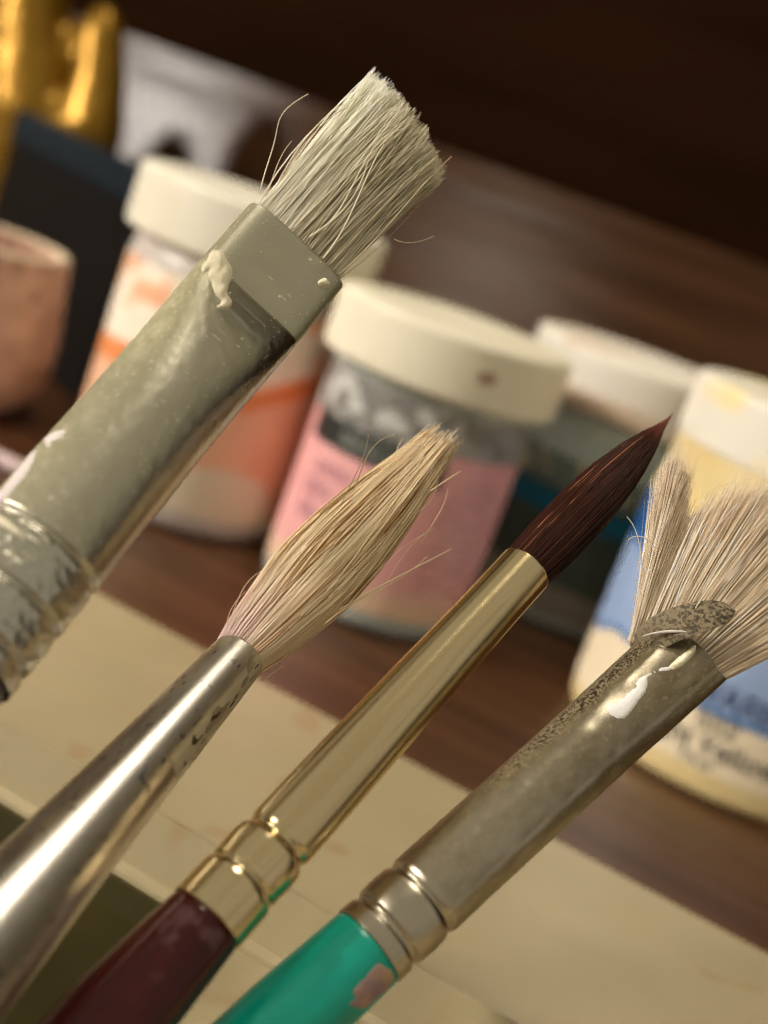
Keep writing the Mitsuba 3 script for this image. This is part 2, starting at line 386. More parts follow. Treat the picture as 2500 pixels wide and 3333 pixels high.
def orange_fn(p, n, uv):
    u, z = us(uv), uv.y
    c = mix(lin(222, 168, 132), lin(232, 184, 152), fbm(uv.x * 0.05, z * 0.12, 2.0, 3))
    # pale swoosh with a saturated orange edge beneath it
    low = 33.5 - 1.5 * u + 17 * dr.maximum(u - 0.35, 0) - 3 * u * u
    inside = smoothstep(-0.7, 0.7, z - low)
    blot = noise(uv.x * 0.09, z * 0.25, 4.0)
    white = inside * (1 - smoothstep(46.5, 49, z + 4 * (blot - 0.5)) * smoothstep(0.45, 0.6, blot))
    pale = mix(lin(240, 226, 206), lin(236, 178, 140), smoothstep(0.50, 0.66, blot) * smoothstep(38, 41, z))
    band = smoothstep(-5.2, -4.4, z - low) * (1 - inside)
    c = mix(c, lin(224, 138, 84), band)
    c = mix(c, pale, white)
    edge = 13.5 + 2.0 * dr.sin(u * 4) - 9 * smoothstep(0.70, 0.95, u)
    c = mix(lin(222, 208, 184), c, smoothstep(-0.5, 0.5, z - edge))
    return mix(c, lin(208, 200, 196), smoothstep(49.2, 50, z))
principled('orange_label_mat', T(orange_fn), rough=0.4, spec=0.4)
def jarbody(c1, c2):
    return T(lambda p, n, uv: mix(c1, c2, fbm(uv.x * 0.04, uv.y * 0.2, 6.0, 3)))
principled('orange_body_mat', jarbody(lin(186, 174, 166), lin(206, 196, 190)), rough=0.3, spec=0.5)
thing('paint_jar', 'white-lidded paint jar with an orange and white label behind the wide flat brush', 'jar')
build_jar('paint_jar', (520, 1725), 24.0, 55.0, 13.0, 26.6, 23.0, (4.5, 50), dict(body='orange_body_mat', lid='lid_cream', label='orange_label_mat'), [])

# pink jar ----------------------------------------------------------
def dashes(u, z, pitch, seed):
    row = dr.floor(z / pitch); fr = z / pitch - row
    on = smoothstep(0.28, 0.38, fr) * (1 - smoothstep(0.66, 0.78, fr))
    return on * smoothstep(0.32, 0.42, noise(u * 34, row * 7.3, seed))
def pink_fn(p, n, uv):
    u, z = us(uv), uv.y
    c = mix(lin(232, 172, 170), lin(224, 160, 160), fbm(uv.x * 0.06, z * 0.2, 2.0, 2))
    c = mix(lin(222, 188, 158), c, smoothstep(5.5, 12.5, z))
    fine = smoothstep(0.40, 0.44, u) * (1 - smoothstep(0.86, 0.9, u)) * smoothstep(9, 10, z)
    c = mix(c, lin(150, 100, 104), 0.75 * fine * dashes(u, z, 2.0, 2.0))
    grey = smoothstep(-0.35, 0.35, z - (36.2 + 1.9 * smoothstep(0.3, 0.4, u)))
    s = fbm(uv.x * 0.10, z * 0.30, 9.0, 3)
    g = mix(lin(122, 118, 114), lin(190, 188, 184), smoothstep(0.50, 0.60, s) * (1 - 0.7 * smoothstep(0.1, 0.6, u)))
    c = mix(c, g, grey)
    band = smoothstep(-0.25, 0.25, z - 30.9) * (1 - smoothstep(-0.25, 0.25, z - 36.6)) * (1 - smoothstep(0.345, 0.365, u)) * smoothstep(-0.93, -0.91, u)
    return mix(c, lin(38, 42, 40), band)
principled('pink_label_mat', T(pink_fn), rough=0.38, spec=0.4)
principled('pink_body_mat', jarbody(lin(150, 160, 154), lin(180, 182, 176)), rough=0.2, spec=0.6)
thing('paint_jar_001', 'pink-labelled paint jar with a black band and cream lid behind the bushy round brush', 'jar')
J2 = build_jar('paint_jar_001', (1130, 2046), 20.8, 48.0, 12.3, 23.9, 19.4, (4.2, 46.0), dict(body='pink_body_mat', lid='lid_pink_mat', label='pink_label_mat'),
          [('band_lettering', 'MENCO', 2.7, -0.36, 32.4, 'ink_grey'), ('label_text', 'ustm', 3.0, -0.62, 25.6, 'ink_mauve'), ('label_text_001', 'stm', 3.4, -0.70, 21.0, 'ink_mauve'),
           ('label_text_002', 'uts', 3.4, -0.72, 16.4, 'ink_mauve')])
# teal jar ------------------------------------------------------------
def teal_fn(p, n, uv):
    u, z = us(uv), uv.y
    c = mix(lin(62, 74, 70), lin(84, 96, 88), fbm(uv.x * 0.1, z * 0.3, 2.0, 2))
    c = mix(c, lin(28, 110, 140), smoothstep(24, 25, z) * (1 - smoothstep(29.2, 30, z)))
    t = smoothstep(30.4, 31, z)
    s = noise(uv.x * 0.16, z * 0.42, 6.0)
    c = mix(c, mix(lin(120, 138, 130), lin(200, 192, 166), smoothstep(0.5, 0.62, s)), t)
    return mix(lin(150, 142, 128), c, smoothstep(9.5, 10.5, z + 1.5 * u))
principled('teal_label_mat', T(teal_fn), rough=0.38, spec=0.4)
principled('teal_body_mat', jarbody(lin(186, 204, 198), lin(204, 218, 212)), rough=0.25, spec=0.5)
thing('paint_jar_002', 'dark teal paint jar with a stained white lid, between the pink jar and yellow jar', 'jar')
build_jar('paint_jar_002', (1770, 2050), 23.8, 48.0, 13.5, 26.2, 23.2, (3.0, 37.5), dict(body='teal_body_mat', lid='lid_stain_mat', label='teal_label_mat'), [])

# yellow jar ------------------------------------------------------------
def yellow_fn(p, n, uv):
    u, z = us(uv), uv.y
    cream = lin(232, 216, 186)
    wave = 15.4 + 3.4 * smoothstep(-0.99, -0.80, u) - 3.4 * smoothstep(-0.62, -0.2, u)
    blue = mix(lin(130, 152, 190), lin(150, 172, 208), fbm(uv.x * 0.03, z * 0.1, 3.0, 2))
    blue = mix(blue, lin(36, 88, 150), smoothstep(33, 36, z) * (1 - smoothstep(-0.83, -0.80, u)))
    c = mix(cream, blue, smoothstep(-0.2, 0.2, z - wave) * (1 - smoothstep(-0.82, -0.80, u) * smoothstep(-0.3, 0.3, z - 31.5)))
    line = smoothstep(-0.2, 0.2, z - wave) * (1 - smoothstep(-0.2, 0.2, z - wave - 1.1))
    return mix(c, lin(56, 104, 160), line)
principled('yellow_label_mat', T(yellow_fn), rough=0.4, spec=0.4)
principled('yellow_body_mat', jarbody(lin(216, 190, 130), lin(224, 206, 158)), rough=0.3, spec=0.5)
thing('paint_jar_003', 'large light yellow paint jar with a blue label and white lid behind the fan brush', 'jar')
J4 = build_jar('paint_jar_003', (2280, 2612), 32.0, 56.5, 12.0, 31.6, 31.0, (5.2, 45), dict(body='yellow_body_mat', lid='lid_yellow_mat', label='yellow_label_mat'),
          [('label_text', '502', 3.0, -0.08, 12.6, 'ink_dark'), ('label_text_001', 'Light Yellow', 3.4, -0.09, 8.2, 'ink_dark'), ('label_text_002', '2 fl oz', 1.6, -0.12, 5.9, 'ink_dark'),
           ('label_text_003', 'WARE', 4.0, -0.05, 17.2, 'ink_blue')])

# terracotta pot ----------------------------------------------------------
def clay_fn(p, n, uv):
    c = mix(lin(206, 168, 146), lin(164, 126, 106), smoothstep(0.3, 0.7, fbm(p.x * 90, p.y * 90, p.z * 90, 4)))
    c = mix(c, lin(120, 80, 58), 0.7 * smoothstep(0.74, 0.84, n3(p, 230)))
    return mix(c, lin(214, 196, 166), smoothstep(0.0, 2.0, uv.y - 36.8))
principled('clay_mat', T(clay_fn), rough=0.75, spec=0.25)
gp = on_plane(-205, 1340); ap = unit(np.array([gp[0], gp[1], 0.0])); cp = gp + ap * 17; cp[2] = 0
pot = round_prof([(0.01, 0.2), (15, 0.2), (21.5, 8), (22.0, 18), (20.2, 30), (19.2, 38.5), (16.4, 38.5), (16, 18), (0.01, 6)], 6)
v, f, uv = lathe(cp, -ap, np.array([ap[1], -ap[0], 0.0]), pot)
add('clay_pot', (v, f), 'clay_mat', smooth=True, uv=uv)
thing('clay_pot', 'small rounded terracotta pot with a pale rim at the left', 'pot')

# dark box with a gold ornament inside ---------------------------------------
principled('box_mat', T(lambda p, n, uv: mix(lin(14, 11, 9), lin(22, 18, 15), fbm(p.x * 60, p.y * 60, p.z * 60, 3))), rough=0.6, spec=0.08)
principled('box_rim_mat', T(lambda p, n, uv: mix(lin(12, 22, 30), lin(20, 32, 40), fbm(p.x * 50, p.y * 50, p.z * 50, 2))), rough=0.5, spec=0.15)
Bc = P(558, 600, 366); zt = Bc[2]
BY = math.radians(-48); BAL = np.array([math.cos(BY), math.sin(BY), 0]); BAC = np.array([math.sin(BY), -math.cos(BY), 0])
def box_part(key, x0, x1, y0, y1, z0, z1, mat):
    import manifold3d as m3
    r = 0.9
    m = m3.Manifold.batch_hull([m3.Manifold.sphere(r, 12).translate([x, y, z]) for x in (x0 + r, x1 - r) for y in (y0 + r, y1 - r) for z in (z0 + r, z1 - r)]).to_mesh()
    q = m.vert_properties[:, :3]
    w = np.array([Bc[0], Bc[1], 0]) + q[:, :1] * BAL + q[:, 1:2] * BAC + q[:, 2:3] * np.array([0, 0, 1.0])
    add(key, (w, m.tri_verts), mat, smooth=40)
thing('storage_box', 'dark box with a navy rim at the upper left behind the jars', 'box')
box_part('storage_box__front_wall', -190, 0, -4, 0, 0.1, zt - 9, 'box_mat')
box_part('storage_box__side_wall', -4.05, -0.05, -50, -4.05, 0.1, zt - 9, 'box_mat')
box_part('storage_box__back_wall', -190, 0, -54, -50.05, 0.1, zt - 9, 'box_mat')
box_part('storage_box__floor', -189, -4.1, -50, -4.1, 0.1, 3, 'box_mat')
box_part('storage_box__rim', -190.5, 0.8, -4.6, 0.8, zt - 9.05, zt, 'box_rim_mat')
box_part('storage_box__rim_001', -4.6, 0.8, -54.8, -4.65, zt - 9.05, zt, 'box_rim_mat')
import manifold3d as m3
def gold_pt(x, y, dz): return P(x, y, dz)
def blob(chain):
    out = None
    for (a, ra), (b, rb) in zip(chain[:-1], chain[1:]):
        h = m3.Manifold.batch_hull([m3.Manifold.sphere(ra, 32).translate(a.tolist()), m3.Manifold.sphere(rb, 32).translate(b.tolist())])
        out = h if out is None else out + h
    return out
def drop_to(pt, z): q = pt.copy(); q[2] = z; return q
ZG = 440
lobe = [(drop_to(gold_pt(300, 420, ZG), 14.6), 9.0), (gold_pt(296, 420, ZG), 9.4), (gold_pt(320, 260, ZG), 7.7), (gold_pt(332, 120, ZG), 6.4), (gold_pt(338, 75, ZG), 4.8)]
col = [(drop_to(gold_pt(90, 380, ZG + 4), 16.6), 13.0), (gold_pt(90, 380, ZG + 4), 13.6), (gold_pt(90, 150, ZG + 4), 11.4), (gold_pt(118, -120, ZG + 4), 9.9), (gold_pt(130, -220, ZG + 4), 6.2)]
col2 = [(drop_to(gold_pt(-120, 330, ZG + 20), 16.6), 13.0), (gold_pt(-120, 330, ZG + 20), 13.6), (gold_pt(-90, 60, ZG + 20), 10.4), (gold_pt(-70, -60, ZG + 20), 6.2)]
web = [(gold_pt(100, 380, ZG + 5), 12.5), (gold_pt(280, 450, ZG + 2), 9.9)]
web2 = [(gold_pt(120, 160, ZG + 9), 11.4), (gold_pt(290, 200, ZG + 8), 9.4)]
gm = (blob(lobe) + blob(col) + blob(col2) + blob(web) + blob(web2)).refine_to_length(2.2).to_mesh()
gt = trimesh.Trimesh(gm.vert_properties[:, :3], gm.tri_verts); trimesh.smoothing.filter_taubin(gt, iterations=14)
scene['gold_leaf_mat'] = {'type': 'twosided', 'bsdf': {'type': 'bumpmap', 'tex': T(lambda p, n, uv: fbm(p.x * 160, p.y * 160, p.z * 160, 2)), 'scale': 0.0006,
    'bsdf': {'type': 'principled', 'base_color': rgb(*lin(134, 98, 20)), 'metallic': 0.6, 'roughness': 0.33, 'specular': 0.5}}}
add('gold_ornament', gt, 'gold_leaf_mat', smooth=True)
thing('gold_ornament', 'shiny gold ornament with rounded upright prongs standing in the dark box', 'ornament')

# pale stick on the table
sa, sb = on_plane(-140, 1425, 1.6), on_plane(330, 1655, 1.6)
st = m3.Manifold.batch_hull([m3.Manifold.sphere(1.5, 16).translate(sa.tolist()), m3.Manifold.sphere(1.5, 16).translate(sb.tolist())])
principled('stick_mat', lin(206, 184, 182), rough=0.5, spec=0.3)
add('wooden_stick', st, 'stick_mat', smooth=40)
thing('wooden_stick', 'thin pale pinkish stick lying on the table by the clay pot', 'stick')

# ------------------------------------------------------------------ brush 1: wide flat brush
b1 = Brush(P(956, 810, 150), P(0, 1942, 128), math.radians(-3))
K1 = 'paint_brush'
thing(K1, 'wide flat brush with stiff whitish bristles and a paint-smeared grey ferrule', 'paintbrush')
sp = b1.s(805, 1005)                    # end of the pinched plate
s_g1, s_g2, s_g3 = b1.s(205, 1865), b1.s(80, 2008), b1.s(-40, 2130)
sE = s_g3 + 2.0
def shape1(s, t):
    k = np.clip((s - sp) / 17.0, 0, 1)
    up = np.where(s < sp, 0, 1 - (1 - k) ** 2.0)
    a = 6.0 - 0.25 * up + 0.20 * np.clip((s - sp - 10) / 20, 0, 1)
    b = 2.15 + (5.35 - 2.15) * up + 0.35 * np.clip((s - sp - 10) / 20, 0, 1)
    lip = 0.93 + 0.07 * np.clip(s / 0.25, 0, 1)
    m = 2 / (5.0 - 3.0 * up)
    sn, cn = np.sin(t), np.cos(t)
    w = a * np.sign(sn) * np.abs(sn) ** m; h = b * np.sign(cn) * np.abs(cn) ** m
    g = 1.0
    for c0 in (s_g1, s_g2, s_g3): g = g - 0.055 * np.exp(-((s - c0) / 0.32) ** 2)
    cr = np.clip((s - s_g1 + 1.0) / 1.5, 0, 1) * 0.26 * (meshkit.fbm(np.column_stack([s * 1.1, t * 5.5, s * 0 + 2]), 3, 4) - 0.5)
    dust = 0.05 * (meshkit.fbm(np.column_stack([s * 1.6, t * 9, s * 0 + 7]), 2, 2) - 0.5)
    rad = np.maximum(np.hypot(w, h), 1e-6)
    return w * lip * g * (1 + (cr + dust * (s > sp)) / rad), h * lip * g * (1 + (cr + dust * (s > sp)) / rad)
ss = np.unique(np.r_[np.arange(0, 0.5, 0.06), np.arange(0.5, sp - 0.6, 0.5), np.arange(sp - 0.6, sp + 4, 0.12), np.arange(sp + 4, s_g1 - 1.4, 0.4), np.arange(s_g1 - 1.4, sE, 0.11)])
ths = np.linspace(-math.pi, math.pi, 241)
def f1(s, t):
    w, h = shape1(s, t); return b1.at(s, w, h)
V1, F1, UV1 = loft(f1, ss, ths)
nn = np.cross(V1[F1[:, 1]] - V1[F1[:, 0]], V1[F1[:, 2]] - V1[F1[:, 0]]); cc = V1[F1].mean(1)
if (nn * (cc - (b1.A + ((cc - b1.A) @ b1.es)[:, None] * b1.es))).sum() < 0: F1 = F1[:, ::-1]
def dust1(p, n, uv):
    th, s = uv.x, uv.y
    base = 0.55 + 0.12 * (fbm(th * 3, s * 0.35, 2.0, 3) - 0.5)
    left = smoothstep(-0.1, -0.75, th) if False else 1 - smoothstep(-0.95, -0.25, th)
    base = base + 0.22 * left * fbm(th * 5, s * 0.55, 5.0, 4)
    base = base - 0.60 * smoothstep(0.30, 0.75, th) * smoothstep(sp - 0.2, sp + 0.6, s)
    base = base - 0.42 * smoothstep(sp - 0.1, sp + 0.4, s) * (1 - smoothstep(sp + 2.5, sp + 6.5, s)) * smoothstep(-0.35, 0.1, th)
    base = base + 0.34 * (1 - smoothstep(-0.45, -0.1, th)) * smoothstep(sp - 1, sp + 1, s) * (1 - smoothstep(sp + 8, sp + 18, s))
    base = base * (1 - 0.6 * smoothstep(s_g1 - 0.6, s_g1 + 0.6, s))
    specks = smoothstep(0.90, 0.95, noise(th * 22, s * 4.2, 8.0))
    return dr.clip(base + 0.5 * specks, 0.04, 0.96)
def dustcol1(p, n, uv):
    th, s = uv.x, uv.y
    c = mix(lin(150, 144, 114), lin(160, 154, 124), fbm(th * 4, s * 0.6, 1.0, 3))
    specks = smoothstep(0.90, 0.95, noise(th * 22, s * 4.2, 8.0))
    c = mix(c, lin(205, 198, 176), specks)
    return mix(c, lin(196, 184, 158), 0.45 * smoothstep(0.40, 0.80, fbm(th * 7, s * 1.1, 5.0, 4)) * (1 - smoothstep(-0.95, -0.3, th)))
scene['ferrule_one_mat'] = {'type': 'twosided', 'bsdf': {'type': 'blendbsdf', 'weight': T(dust1),
    'a': metal('', (0.60, 0.57, 0.50), 0.12), 'b': {'type': 'diffuse', 'reflectance': T(dustcol1)}}}
add(K1 + '__ferrule', (V1, F1), 'ferrule_one_mat', smooth=True, uv=UV1, label='grey metal ferrule pinched flat, smeared with dried paint')
scene['steel_mat'] = {'type': 'twosided', 'bsdf': metal('', (0.74, 0.71, 0.66), 0.13)}
principled('dark_handle_mat', T(lambda p, n, uv: mix(lin(46, 40, 34), lin(66, 58, 48), fbm(uv.x * 3, uv.y * 0.6, 1.0, 3))), rough=0.4)
hl = b1.drop(sE, 5.2)
b1.turn(K1 + '__handle', [(sE - 1.0, 5.35), (sE + 0.5, 5.6), (sE + hl * 0.4, 5.6), (sE + hl - 2, 4.4), (sE + hl, 2.5), (sE + hl + 0.8, 0.05)], 'dark_handle_mat')
daub(K1 + '__paint_lump', (V1, F1), [(500 + .663 * x, 150 + .663 * y) for x, y in [(236, 1076), (262, 1048), (270, 1020), (290, 1002), (322, 998), (348, 1018), (366, 1050), (390, 1095), (388, 1140), (366, 1185), (362, 1215), (384, 1245), (384, 1275), (366, 1294), (340, 1298), (312, 1288), (308, 1274), (326, 1266), (330, 1252), (306, 1228), (290, 1190), (282, 1160), (266, 1132), (268, 1108), (244, 1116), (232, 1100)]],
     0.30, 'paint_cream', step=6, rough=0.85, seed=3, label='curled lump of dried cream paint')
daub(K1 + '__paint_drop', (V1, F1), [(500 + .663 * x, 150 + .663 * y) for x, y in [(803, 1160), (815, 1146), (840, 1136), (858, 1152), (868, 1172), (866, 1186), (840, 1190), (812, 1180)]], 0.32, 'paint_cream', step=6, rough=0.15, seed=5)
principled('paint_lilac', lin(206, 196, 192), rough=0.5, spec=0.3)
daub(K1 + '__paint_smear', (V1, F1), [(176, 1404), (205, 1396), (222, 1402), (200, 1425), (168, 1440), (163, 1468), (152, 1458), (140, 1438), (122, 1462), (108, 1510), (84, 1552), (50, 1588), (22, 1622), (0, 1650), (-20, 1650), (-12, 1612), (30, 1560), (70, 1508), (110, 1460), (145, 1422)], 0.14, 'paint_lilac', step=8, rough=0.5, seed=8, label='thin lilac-white paint smear along the ferrule edge')
daub(K1 + '__paint_smear_001', (V1, F1), [(-10, 1668), (25, 1690), (60, 1722), (96, 1756), (90, 1766), (52, 1742), (10, 1716), (-14, 1706)], 0.16, 'paint_cream', step=7, rough=0.5, seed=9)

rng = np.random.default_rng(11)
def bristles1(N, K=9):
    a = rng.uniform(-1, 1, N); b = rng.uniform(-1, 1, N) * np.sqrt(1 - 0.55 * a ** 2)
    base = b1.at(np.full(N, 0.4), a * 5.1, b * 1.55)
    clump = 0.5 * np.sin(a * 9 + 3 * b) + 0.5 * np.sin(a * 23 + 1.3)
    at = np.clip(a + rng.normal(0, 0.15, N) + 0.22 * (meshkit.fbm(np.column_stack([a * 6, b * 2, a * 0 + 1]), 2, 5) - 0.5) + 0.05 * clump, -1.15, 1.15)
    Lt = rng.normal(0, 1, N)
    tl, tr = np.array([1218, 262]), np.array([1440, 548])
    tip2 = (tl + tr) / 2 + (at * 0.5)[:, None] * (tr - tl)
    d2 = unit(np.array([0.66, -0.75]))
    bow = 34 * (1 - (at + 0.25) ** 2)[:, None] * d2
    tip2 = tip2 + bow * 0.6 + (np.minimum(Lt, 1.6) * 24 - 22 + 60 * (meshkit.fbm(np.column_stack([at * 4.2, b * 1.5, at * 0 + 4]), 3, 9) - 0.5))[:, None] * d2
    zt_ = 157.5 - b * 2.6 + rng.normal(0, 0.5, N)
    tip = np.array([P(x, y, z) for (x, y), z in zip(tip2, zt_)])
    L = np.linalg.norm(tip - base, axis=1)
    mid = base - b1.es * (0.5 * L)[:, None] + rng.normal(0, 0.28, (N, 3)) + 0.45 * np.clip(b, 0, 1)[:, None] * b1.n
    cross = rng.random(N) < 0.10
    mid[cross] += rng.normal(0, 0.8, (cross.sum(), 3))
    p = bez(base, mid, tip, K)
    p += 0.07 * np.sin(np.linspace(0, 7, K)[None, :, None] + rng.uniform(0, 6, (N, 1, 3)))
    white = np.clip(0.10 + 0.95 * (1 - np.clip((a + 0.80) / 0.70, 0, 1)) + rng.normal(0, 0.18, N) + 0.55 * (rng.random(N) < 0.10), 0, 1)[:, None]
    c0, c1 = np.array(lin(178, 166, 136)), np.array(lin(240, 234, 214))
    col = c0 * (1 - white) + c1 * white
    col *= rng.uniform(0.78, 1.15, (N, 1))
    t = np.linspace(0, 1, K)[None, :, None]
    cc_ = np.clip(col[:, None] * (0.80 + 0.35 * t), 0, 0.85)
    rad = rng.uniform(0.036, 0.085, (N, 1)) * np.interp(np.linspace(0, 1, K), [0, 0.75, 1], [1, 0.85, 0.35])[None]
    return tubes(p, rad, cc_)
def core1():
    th = np.linspace(-math.pi, math.pi, 37); a, b = 0.9 * np.sin(th), 0.62 * np.cos(th); K = 12
    base = b1.at(np.full(37, 0.3), a * 5.1, b * 1.55)
    d2 = unit(np.array([0.66, -0.75])); tl, tr = np.array([1218, 262]), np.array([1440, 548])
    tip2 = (tl + tr) / 2 + (a * 0.5)[:, None] * (tr - tl) - 60 * d2
    tip = np.array([P(x, y, 156.5 - bb * 2.0) for (x, y), bb in zip(tip2, b)])
    L = np.linalg.norm(tip - base, axis=1)
    p = bez(base, base - b1.es * (0.5 * L)[:, None], tip, K).transpose(1, 0, 2).reshape(-1, 3)
    f = grid_faces(K, 37); cap = [[(K - 1) * 37 + j, (K - 1) * 37 + j + 1, (K - 1) * 37 + 18] for j in range(36)]
    return p, np.vstack([f, cap])
def core_col(v, c0, c1, seed): return np.array(c0) + (np.array(c1) - np.array(c0)) * meshkit.fbm(v * 1.5, 3, seed)[:, None]
v, f = core1(); nv = len(v)
v2, f2, c2 = bristles1(4600)
v, f, c = np.vstack([v, v2]), np.vstack([f, f2 + nv]), np.vstack([core_col(v, lin(168, 152, 122), lin(204, 190, 160), 4), c2])
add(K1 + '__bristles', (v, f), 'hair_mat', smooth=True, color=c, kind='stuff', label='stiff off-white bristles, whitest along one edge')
W = lin(226, 214, 190); WT = lin(196, 176, 146)
strays(K1, [([(846, 632, 150.5), (876, 520, 151), (898, 440, 151), (915, 378, 150), (955, 336, 150), (1004, 306, 150)], 5, W),
            ([(866, 640, 150.5), (900, 545, 151), (930, 485, 151), (950, 460, 151)], 5, WT),
            ([(880, 650, 150), (960, 500, 151), (1040, 400, 152), (1110, 345, 154), (1180, 310, 156)], 6, W),
            ([(900, 640, 150), (990, 470, 151), (1080, 380, 152), (1150, 350, 155)], 5, WT),
            ([(1282, 778, 152), (1320, 790, 152), (1370, 785, 152), (1412, 768, 152)], 3, WT),
            ([(1052, 842, 147.7), (1120, 740, 148.5), (1180, 610, 149.5), (1250, 470, 151.5)], 7, W),
            ([(1008, 772, 147.7), (1080, 720, 148.5), (1150, 640, 150), (1200, 520, 151)], 9, W),
            ([(1078, 858, 148), (1130, 800, 149), (1260, 660, 150), (1320, 590, 152)], 6, WT),
            ([(1022, 764, 147.7), (1100, 690, 149), (1170, 560, 150), (1310, 420, 153)], 6, W),
            ([(1104, 894, 148.2), (1240, 760, 150), (1380, 600, 154), (1470, 510, 157)], 6, WT),
            ([(960, 740, 148), (1080, 620, 149), (1200, 510, 151), (1330, 380, 155)], 7, W)])

# ------------------------------------------------------------------ brush 2: bushy round brush with a silver ferrule
b2 = Brush(P(776, 2140, 150), P(0, 3012, 121))
K2 = 'paint_brush_001'
thing(K2, 'round brush with bushy tan hair and a shiny silver ferrule tapering towards the hair', 'paintbrush')
s_end2 = b2.s(0, 3012) + 10
r_lip, r_mid, r_end = b2.r(776, 2140, 180), b2.r(400, 2562, 268), b2.r(0, 3012, 378)
sm2 = b2.s(400, 2562)
prof2 = [(0, r_lip * 0.90), (0.12, r_lip * 0.985), (0.3, r_lip), (sm2, r_mid), (s_end2, r_mid + (r_end - r_mid) * (s_end2 - sm2) / (s_end2 - 10 - sm2))]
V2, F2 = b2.turn(K2 + '__ferrule', prof2, 'silver_mat', n=120)
def silver_w(p, n, uv):
    th, s = uv.x, uv.y
    lo = smoothstep(0.35, 0.6, th) * (1 - smoothstep(1.9, 2.4, th)) * (1 - smoothstep(17.2, 17.6, s + 0.5 * noise(th * 4, 1.0, 1.0)))
    d = 0.08 + 0.22 * fbm(th * 2.5, s * 0.30, 7.0, 4) + 0.72 * lo + 0.25 * (1 - smoothstep(0.5, 3.5, s)) * smoothstep(0.35, 0.7, fbm(th * 5, s * 0.9, 2.0, 2) + 0.15)
    d = d + 0.30 * (1 - smoothstep(-1.35, -1.0, th)) * fbm(th * 3, s * 0.5, 4.0, 2)
    return dr.clip(d - 0.5 * lo * smoothstep(0.62, 0.72, noise(th * 5, s * 0.55, 3.0)), 0.02, 0.9)
def silver_c(p, n, uv):
    c = mix(lin(168, 156, 128), lin(182, 170, 142), fbm(uv.x * 3, uv.y * 0.4, 2.0, 2))
    sp_ = smoothstep(0.84, 0.88, noise(uv.x * 9, uv.y * 0.9, 12.0))
    return mix(c, lin(70, 58, 44), sp_)
scene['silver_mat'] = {'type': 'twosided', 'bsdf': {'type': 'blendbsdf', 'weight': T(silver_w), 'a': metal('', (0.82, 0.78, 0.74), 0.13),
                       'b': {'type': 'diffuse', 'reflectance': T(silver_c)}}}
principled('maroon_mat', T(lambda p, n, uv: mix(lin(46, 11, 9), lin(68, 20, 18), fbm(uv.x * 2.5, uv.y * 0.25, 2.0, 3))), rough=0.16, spec=0.30)
hl = b2.drop(s_end2, r_end)
b2.turn(K2 + '__handle', [(s_end2 - 1.5, r_end * 0.98), (s_end2 + hl * 0.5, r_end), (s_end2 + hl, r_end * 0.8), (s_end2 + hl + 1.5, r_end * 0.4), (s_end2 + hl + 1.8, 0.05)], 'maroon_mat')

def bundle(base_c, tip_c, ctrl, frame_w, frame_n, rprof, N, K, rngl, r_hair, colf, tipvar, bn=0.8, wob=0.06, core=0.80, tmax=1.12):
    th = rngl.uniform(0, 2 * math.pi, N); rho = np.sqrt(rngl.random(N)) ** 0.8
    t = np.linspace(0, 1, K)
    tl = 1 + rngl.normal(0, tipvar, N)
    tt = np.clip(t[None] * tl[:, None], 0, tmax)
    ax = ((1 - tt) ** 2)[..., None] * base_c + (2 * tt * (1 - tt))[..., None] * ctrl + (tt ** 2)[..., None] * tip_c
    rp = np.interp(tt, rprof[0], rprof[1])
    th_t = th[:, None] + rngl.normal(0, 0.25, (N, 1)) * tt
    off_w = rp * rho[:, None] * np.cos(th_t); off_n = rp * bn * rho[:, None] * np.sin(th_t)
    p = ax + off_w[..., None] * frame_w + off_n[..., None] * frame_n
    p += wob * np.sin(t[None, :, None] * rngl.uniform(3, 9, (N, 1, 1)) + rngl.uniform(0, 6, (N, 1, 3)))
    ths_ = np.linspace(0, 2 * math.pi, 41); tk = np.linspace(0, 0.93, 24)
    cax = ((1 - tk) ** 2)[:, None] * base_c + (2 * tk * (1 - tk))[:, None] * ctrl + (tk ** 2)[:, None] * tip_c
    rc = np.interp(tk, rprof[0], rprof[1]) * core
    cv = (cax[:, None] + (rc[:, None] * np.cos(ths_))[..., None] * frame_w + (bn * rc[:, None] * np.sin(ths_))[..., None] * frame_n).reshape(-1, 3)
    cf = grid_faces(24, 41)
    rad = rngl.uniform(*r_hair, (N, 1)) * np.interp(t, [0, 0.7, 1], [1, 0.85, 0.35])[None]
    return p, rad, colf(th, rho, t, N), cv, cf
rng = np.random.default_rng(5)
def col2f(th, rho, t, N):
    pink = np.array(lin(206, 174, 168)); tan = np.array(lin(214, 184, 142)); cream = np.array(lin(234, 214, 178)); brown = np.array(lin(168, 128, 84))
    k = np.clip(0.5 + 0.35 * np.sin(th * 9 + rho * 6)[:, None] + rng.normal(0, .2, (N, 1)), 0, 1); cl = 0.5 + 0.5 * np.sin(th * 7)[:, None]
    m = tan * (1 - k) + cream * k
    dk = (rng.random((N, 1)) < 0.06) | (cl > 0.96)
    m = np.where(dk, brown, m) * rng.uniform(0.85, 1.1, (N, 1))
    left = np.clip(-np.cos(th) * 1.2 + 0.2, 0, 1)[:, None]
    w = np.clip(1 - t / 0.32, 0, 1)[None, :, None] * (0.25 + 0.75 * left[:, None])
    lt = np.clip((t - 0.6) / 0.4, 0, 1)[None, :, None]
    c = m[:, None] * (1 - w) + pink * w
    return np.clip(c * (1 - 0.15 * lt) + 0.15 * lt * np.array(lin(228, 208, 168)), 0, 0.85)
tipc = P(1366, 1512, 159.5)
